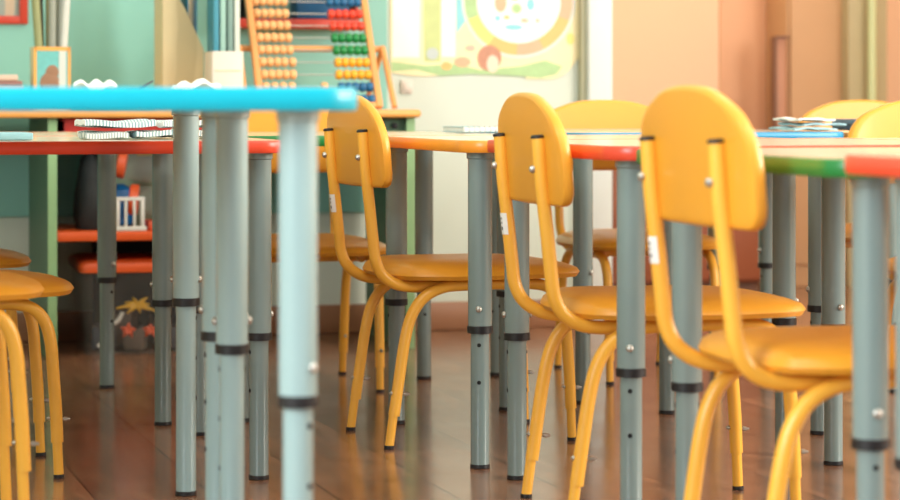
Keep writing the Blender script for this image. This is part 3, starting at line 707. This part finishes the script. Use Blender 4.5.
# poster with a season wheel on the cream wall
po = tag(empty('poster', rl(wall_t(484), -0.003, 0), ROT), 'colourful season wheel poster on the cream wall', 'poster')
PZ = lambda y, k=348.0: H + (HOR-y)/k
PX = lambda px: wall_t(px)-wall_t(484)
m = MB(); bot = []
for k in range(41):
    px = 390 + 188*k/40
    if px < 525: yy = 73 + 3.5*math.sin((px-390)/22.0)
    else: yy = 79 - 22*max(0, (px-548)/30)**2.2
    bot.append((PX(px), PZ(yy)))
out = bot + [(PX(578), PZ(-120)), (PX(390), PZ(-120))]
m.prism(out, -0.0012, 0.0, 0)
def flat(pts, lay, mi): m.prism([(PX(x), PZ(y)) for x, y in pts], -0.0012-0.0005*lay, -0.001-0.0005*(lay-1), mi)
def ell(cx, cy, rx, ry, n=36, a0=0, a1=360): return [(cx+rx*math.cos(R(a0+(a1-a0)*k/n)), cy+ry*math.sin(R(a0+(a1-a0)*k/n))) for k in range(n + (0 if a1-a0 >= 360 else 1))]
flat([(392, -60), (420, -60), (419, 58), (392, 58)], 1, 1)                        # white text sheet
flat([(422, -60), (440, -60), (440, 62), (424, 62)], 1, 6)
flat([(441, -60), (455, -60), (455, 57), (441, 57)], 1, 1)
flat([(455, -60), (466, -60), (466, 20), (456, 34)], 1, 7)
g = [(391, 62), (425, 66), (455, 64), (480, 70), (520, 66), (545, 60), (562, 66), (556, 74), (540, 78), (520, 76), (500, 75), (470, 74), (440, 76), (415, 70), (391, 72)]
flat(g, 1, 2)
cxp, cyp = 518, 1
def arc(r0, r1, a0, a1, lay, mi):
    m.prism([(PX(x), PZ(y)) for x, y in ell(cxp, cyp, r1, r1, 10, a0, a1)] + [(PX(x), PZ(y)) for x, y in reversed(ell(cxp, cyp, r0, r0, 10, a0, a1))], -0.0012-0.0005*lay, -0.001-0.0005*(lay-1), mi)
m.prism([(PX(x), PZ(y)) for x, y in ell(cxp, cyp, 57, 57)], -0.0022, -0.0012, 8)
for a0, a1, mi in ((-40, 20, 9), (20, 62, 3), (62, 92, 9), (92, 125, 3), (125, 160, 4), (160, 215, 2), (215, 275, 7), (275, 320, 5)): arc(42, 54, a0, a1, 3, mi)
m.prism([(PX(x), PZ(y)) for x, y in ell(cxp, cyp, 42, 42)], -0.0027, -0.0015, 1)
for x, y, rx, ry, mi in ((513, 27, 9, 3, 7), (530, 4, 4, 6, 7), (500, 3, 6, 9, 9), (516, 8, 5, 5, 2), (506, 17, 3, 2, 3), (524, 20, 4, 2, 9), (514, -4, 4, 4, 3), (497, 18, 3, 3, 7), (537, 20, 2, 2, 9)):
    m.prism([(PX(a), PZ(b)) for a, b in ell(x, y, rx, ry, 14)], -0.0032, -0.002, mi)
for x, y, rx, ry, mi in ((489, 58, 12, 13, 10), (492, 64, 6, 9, 11), (462, 62, 8, 5, 9), (470, 48, 5, 3, 5), (432, 54, 6, 6, 12), (570, 38, 4, 6, 4), (446, 66, 5, 4, 3)):
    m.prism([(PX(a), PZ(b)) for a, b in ell(x, y, rx, ry, 20)], -0.0028 if mi != 11 else -0.0032, -0.0012, mi)
pm = [mat('poster_yellow', rgb(244, 230, 182), 0.45, noise=0.10, scale=14), mat('poster_white', rgb(236, 240, 234), 0.45, noise=0.03, scale=60), mat('poster_green', rgb(172, 204, 144), 0.45, noise=0.18, scale=40),
      mat('poster_orange', rgb(248, 186, 112), 0.45, noise=0.06), mat('poster_lime', rgb(228, 218, 124), 0.45, noise=0.06), mat('poster_coral', rgb(240, 182, 158), 0.45, noise=0.1), mat('poster_sage', rgb(196, 208, 140), 0.45, noise=0.1, scale=30),
      mat('poster_aqua', rgb(140, 208, 216), 0.45, noise=0.1), mat('poster_pale', rgb(224, 226, 216), 0.45), mat('poster_peach', rgb(246, 176, 140), 0.45, noise=0.1), mat('poster_brown', rgb(196, 138, 110), 0.45, noise=0.2, scale=80), mat('poster_cream', rgb(232, 214, 190), 0.45, noise=0.1), mat('poster_grey', rgb(190, 200, 196), 0.45, noise=0.1)]
m.build('printed_sheet', pm, po)
# light switch under the poster
ls = tag(empty('light_switch', rl(wall_t(406), -0.001, PZ(93)), ROT), 'pale light switch on the cream wall right of the abacus', 'light switch')
m = MB(); m.box((0, -0.004, 0.017), (0.034, 0.008, 0.038), bev=0.003); m.build('plate', mat('switch_plastic', rgb(224, 212, 198), 0.4), ls)
m = MB(); m.box((0, -0.009, 0.017), (0.02, 0.005, 0.024), bev=0.002); m.build('rocker', MATS['switch_plastic'], ls)

# ---------------------------------------------------------------- papers on the tables
paper_w = mat('white_paper', rgb(232, 232, 226), 0.6, noise=0.04, scale=40)
striped = stripe_material('striped_paper', rgb(226, 230, 228), rgb(128, 160, 168), 55.0)
striped2 = stripe_material('striped_paper_warm', rgb(230, 230, 226), rgb(150, 168, 170), 65.0)
def sheet_mesh(w, d, th, amp, seed, crumple=0.0):
    rnd = random.Random(seed); n = 15; p1, p2, p3 = rnd.uniform(0, 6), rnd.uniform(0, 6), rnd.uniform(0, 6)
    def z(u, v): return amp*(0.5+0.5*math.sin(3.1*u+p1+1.2*v))*(0.4+0.6*abs(u)) + amp*0.6*(0.5+0.5*math.sin(5*v+p2)) + crumple*(0.5+0.5*math.sin(4.2*u+p3)*math.sin(3.6*v+p1+u))**1.5*(1-0.5*u*u)
    vs = []
    for i in range(n):
        for j in range(n):
            u, v = -1+2*i/(n-1), -1+2*j/(n-1); vs.append((u*w/2, v*d/2, z(u, v)))
    top = [(x, y, q+th) for x, y, q in vs]; m = MB(); N = n*n
    fs = [(i*n+j, (i+1)*n+j, (i+1)*n+j+1, i*n+j+1) for i in range(n-1) for j in range(n-1)]
    bor = [(i, 0) for i in range(n)] + [(n-1, j) for j in range(1, n)] + [(i, n-1) for i in range(n-2, -1, -1)] + [(0, j) for j in range(n-2, 0, -1)]
    f2 = [tuple(k+N for k in f) for f in fs] + [tuple(reversed(f)) for f in fs]
    for k in range(len(bor)):
        a, b = bor[k], bor[(k+1) % len(bor)]; f2.append((a[0]*n+a[1], b[0]*n+b[1], b[0]*n+b[1]+N, a[0]*n+a[1]+N))
    m.add(vs+top, f2, 0, True); return m
GP = 'striped papers on the red table'
for k, (px, dd, w, d, mm, amp) in enumerate([(103, 4.16, 0.075, 0.14, striped2, 0.004), (151, 4.185, 0.075, 0.15, striped, 0.005), (199, 4.21, 0.075, 0.15, striped2, 0.005), (115, 4.17, 0.125, 0.12, striped, 0.005), (188, 4.205, 0.115, 0.12, striped2, 0.005)]):
    o = sheet_mesh(w, d, 0.009, amp, k+3).build('newspaper', mm, None, ((px-450)/F*dd, dd, 0.5835 + (0 if k < 3 else 0.0168)+ 0.0005*k), R(15+k))
    tag(o, ['white striped newspaper at the left of the pile on the red-edged table', 'blue striped newspaper in the middle of the lower layer on the red-edged table', 'grey striped newspaper at the right of the pile on the red-edged table', 'blue striped newspaper lying on the left half of the pile', 'grey striped newspaper lying on the right half of the pile'][k], 'newspaper', GP)
m = MB(); m.box((0, 0, 0.006), (0.20, 0.16, 0.012), bev=0.002)
tag(m.build('drawing_pad', mat('light_blue_cover', rgb(150, 196, 206), 0.4, noise=0.05), None, (-0.83, 4.06, 0.5835), R(16.5)), 'flat light blue drawing pad on the red-edged table at the left border', 'pad')
for k, (px, dd, w) in enumerate([(95, 3.45, 0.062), (196, 3.50, 0.07)]):
    o = sheet_mesh(w, 0.07, 0.003, 0.004, 20+k, 0.014).build('crumpled_paper', paper_w, None, ((px-450)/F*dd, dd, Bz+0.0006), R(10))
    tag(o, ['crumpled white paper on the cyan table, under the teal wall', 'crumpled white paper on the cyan table, under the white box'][k], 'paper')
m = MB(); m.tube([(0, 0, 0.003), (0.012, 0.02, 0.003), (0.03, 0.05, 0.016)], [0.003, 0.003, 0.001], 8)
tag(m.build('pencil', ink, None, ((128-450)/F*3.42, 3.42, Bz+0.0006), 0), 'dark pencil on the cyan table right of the crumpled paper', 'pencil')
nb_ = tag(empty('notebook', ((474-450)/F*5.27, 5.27, 0.5825), R(20)), 'white notebook with a ring binding on the far green-edged table', 'notebook')
m = MB(); m.box((0, 0, 0.006), (0.10, 0.13, 0.010), bev=0.001); m.build('pages', paper_w, nb_)
m = MB(); m.box((0, 0, 0.0005), (0.106, 0.136, 0.001)); m.box((-0.03, 0, 0.0118), (0.045, 0.13, 0.0012)); m.build('cover', MATS['light_blue_cover'], nb_)
m = MB()
for k in range(9):
    c = Vector((-0.05 + 0.0125*k, -0.066, 0.006)); m.tube([c + Vector((0, 0.006*math.cos(a), 0.007*math.sin(a))) for a in [R(36*i) for i in range(11)]], 0.001, 6, caps=False)
m.build('ring_binding', steel, nb_)
for k, (px, dd, w, mm, z_) in enumerate([(803, 5.25, 0.105, striped2, 0.5847), (812, 5.27, 0.105, mat('grey_blue_paper', rgb(150, 190, 200), 0.6, noise=0.15, scale=30), 0.5945), (804, 5.26, 0.09, paper_w, 0.6045)]):
    o = sheet_mesh(w, 0.13, 0.004, 0.004, 40+k, 0.003).build('paper_bundle', MATS['grey_blue_paper'] if k == 0 and 'grey_blue_paper' in MATS else mm, None, ((px-450)/F*dd, dd, z_), R(18))
    tag(o, ['striped paper bundle at the bottom of the pile on the blue-edged table', 'grey-blue paper bundle in the middle of the pile on the blue-edged table', 'white paper on top of the pile on the blue-edged table'][k], 'papers', 'papers on the blue-edged table')
nk = tag(empty('folder_case', ((840-450)/F*5.17, 5.225, 0.5848), R(18)), 'dark grey case at the right end of the papers on the blue-edged table', 'case')
nk.location.x = (859-450)/F*5.30; nk.location.y = 5.31
m = MB(); m.box((0, 0, 0.014), (0.08, 0.11, 0.026), bev=0.006); m.build('body', mat('slate_cloth', rgb(90, 104, 116), 0.6, noise=0.15), nk)
m = MB(); m.box((0, 0, 0.014), (0.082, 0.112, 0.003)); m.build('zip', black_plastic, nk)

# ---------------------------------------------------------------- light
def area(name, loc, rot, sx, sy, power, col):
    l = bpy.data.lights.new(name, 'AREA'); l.shape = 'RECTANGLE'; l.size = sx; l.size_y = sy; l.energy = power; l.color = col
    o = bpy.data.objects.new(name, l); COL.objects.link(o); o.location = loc; o.rotation_euler = rot; return o
for i, (a, b) in enumerate(wins):
    area('window_daylight', rl(WX-0.08, (a+b)/2, 1.65), (0, R(90), ROT), 1.6, 1.2, (230, 95, 18)[i], (1.0, 0.95, 0.86))
area('window_daylight', rl(-2.17, -5.5, 1.55), (0, R(-90), ROT), 1.5, 1.6, 150, (0.88, 0.96, 1.0))
for (x, y) in ((-0.6, -1.6), (1.6, -1.6), (-0.6, -4.4), (1.6, -4.4)):
    area('ceiling_fill', rl(x, y, 2.96), (0, 0, ROT), 1.2, 0.5, 8 if y > -3 else 22, (1.0, 0.96, 0.9))  # generic fill lights added under the ceiling, no known lamps
area('recess_fill', rl(2.6, 0.6, 2.9), (0, 0, ROT), 0.8, 0.6, 20, (1.0, 0.92, 0.8))  # unseen fill light added to brighten the peach recess
w = bpy.data.worlds.new('daylight'); sc.world = w; w.use_nodes = True
bg = w.node_tree.nodes['Background']; bg.inputs['Color'].default_value = (0.86, 0.95, 1.0, 1); bg.inputs['Strength'].default_value = 0.85

# ---------------------------------------------------------------- camera
cd = bpy.data.cameras.new('camera'); cam = bpy.data.objects.new('camera', cd); COL.objects.link(cam)
cam.location = (0, 0, H); cam.rotation_euler = (R(90), 0, 0)
cd.sensor_width = 36; cd.lens = F/900*36; cd.shift_y = -(250-HOR)/900; cd.clip_start = 0.05
cd.dof.use_dof = True; cd.dof.focus_distance = 4.25; cd.dof.aperture_fstop = 4.7
sc.camera = cam
sc.view_settings.view_transform = 'Standard'; sc.view_settings.look = 'None'
sc.view_settings.gamma = 1.0; sc.view_settings.exposure = -0.2
sc.cycles.max_bounces = 8; sc.cycles.use_denoising = True
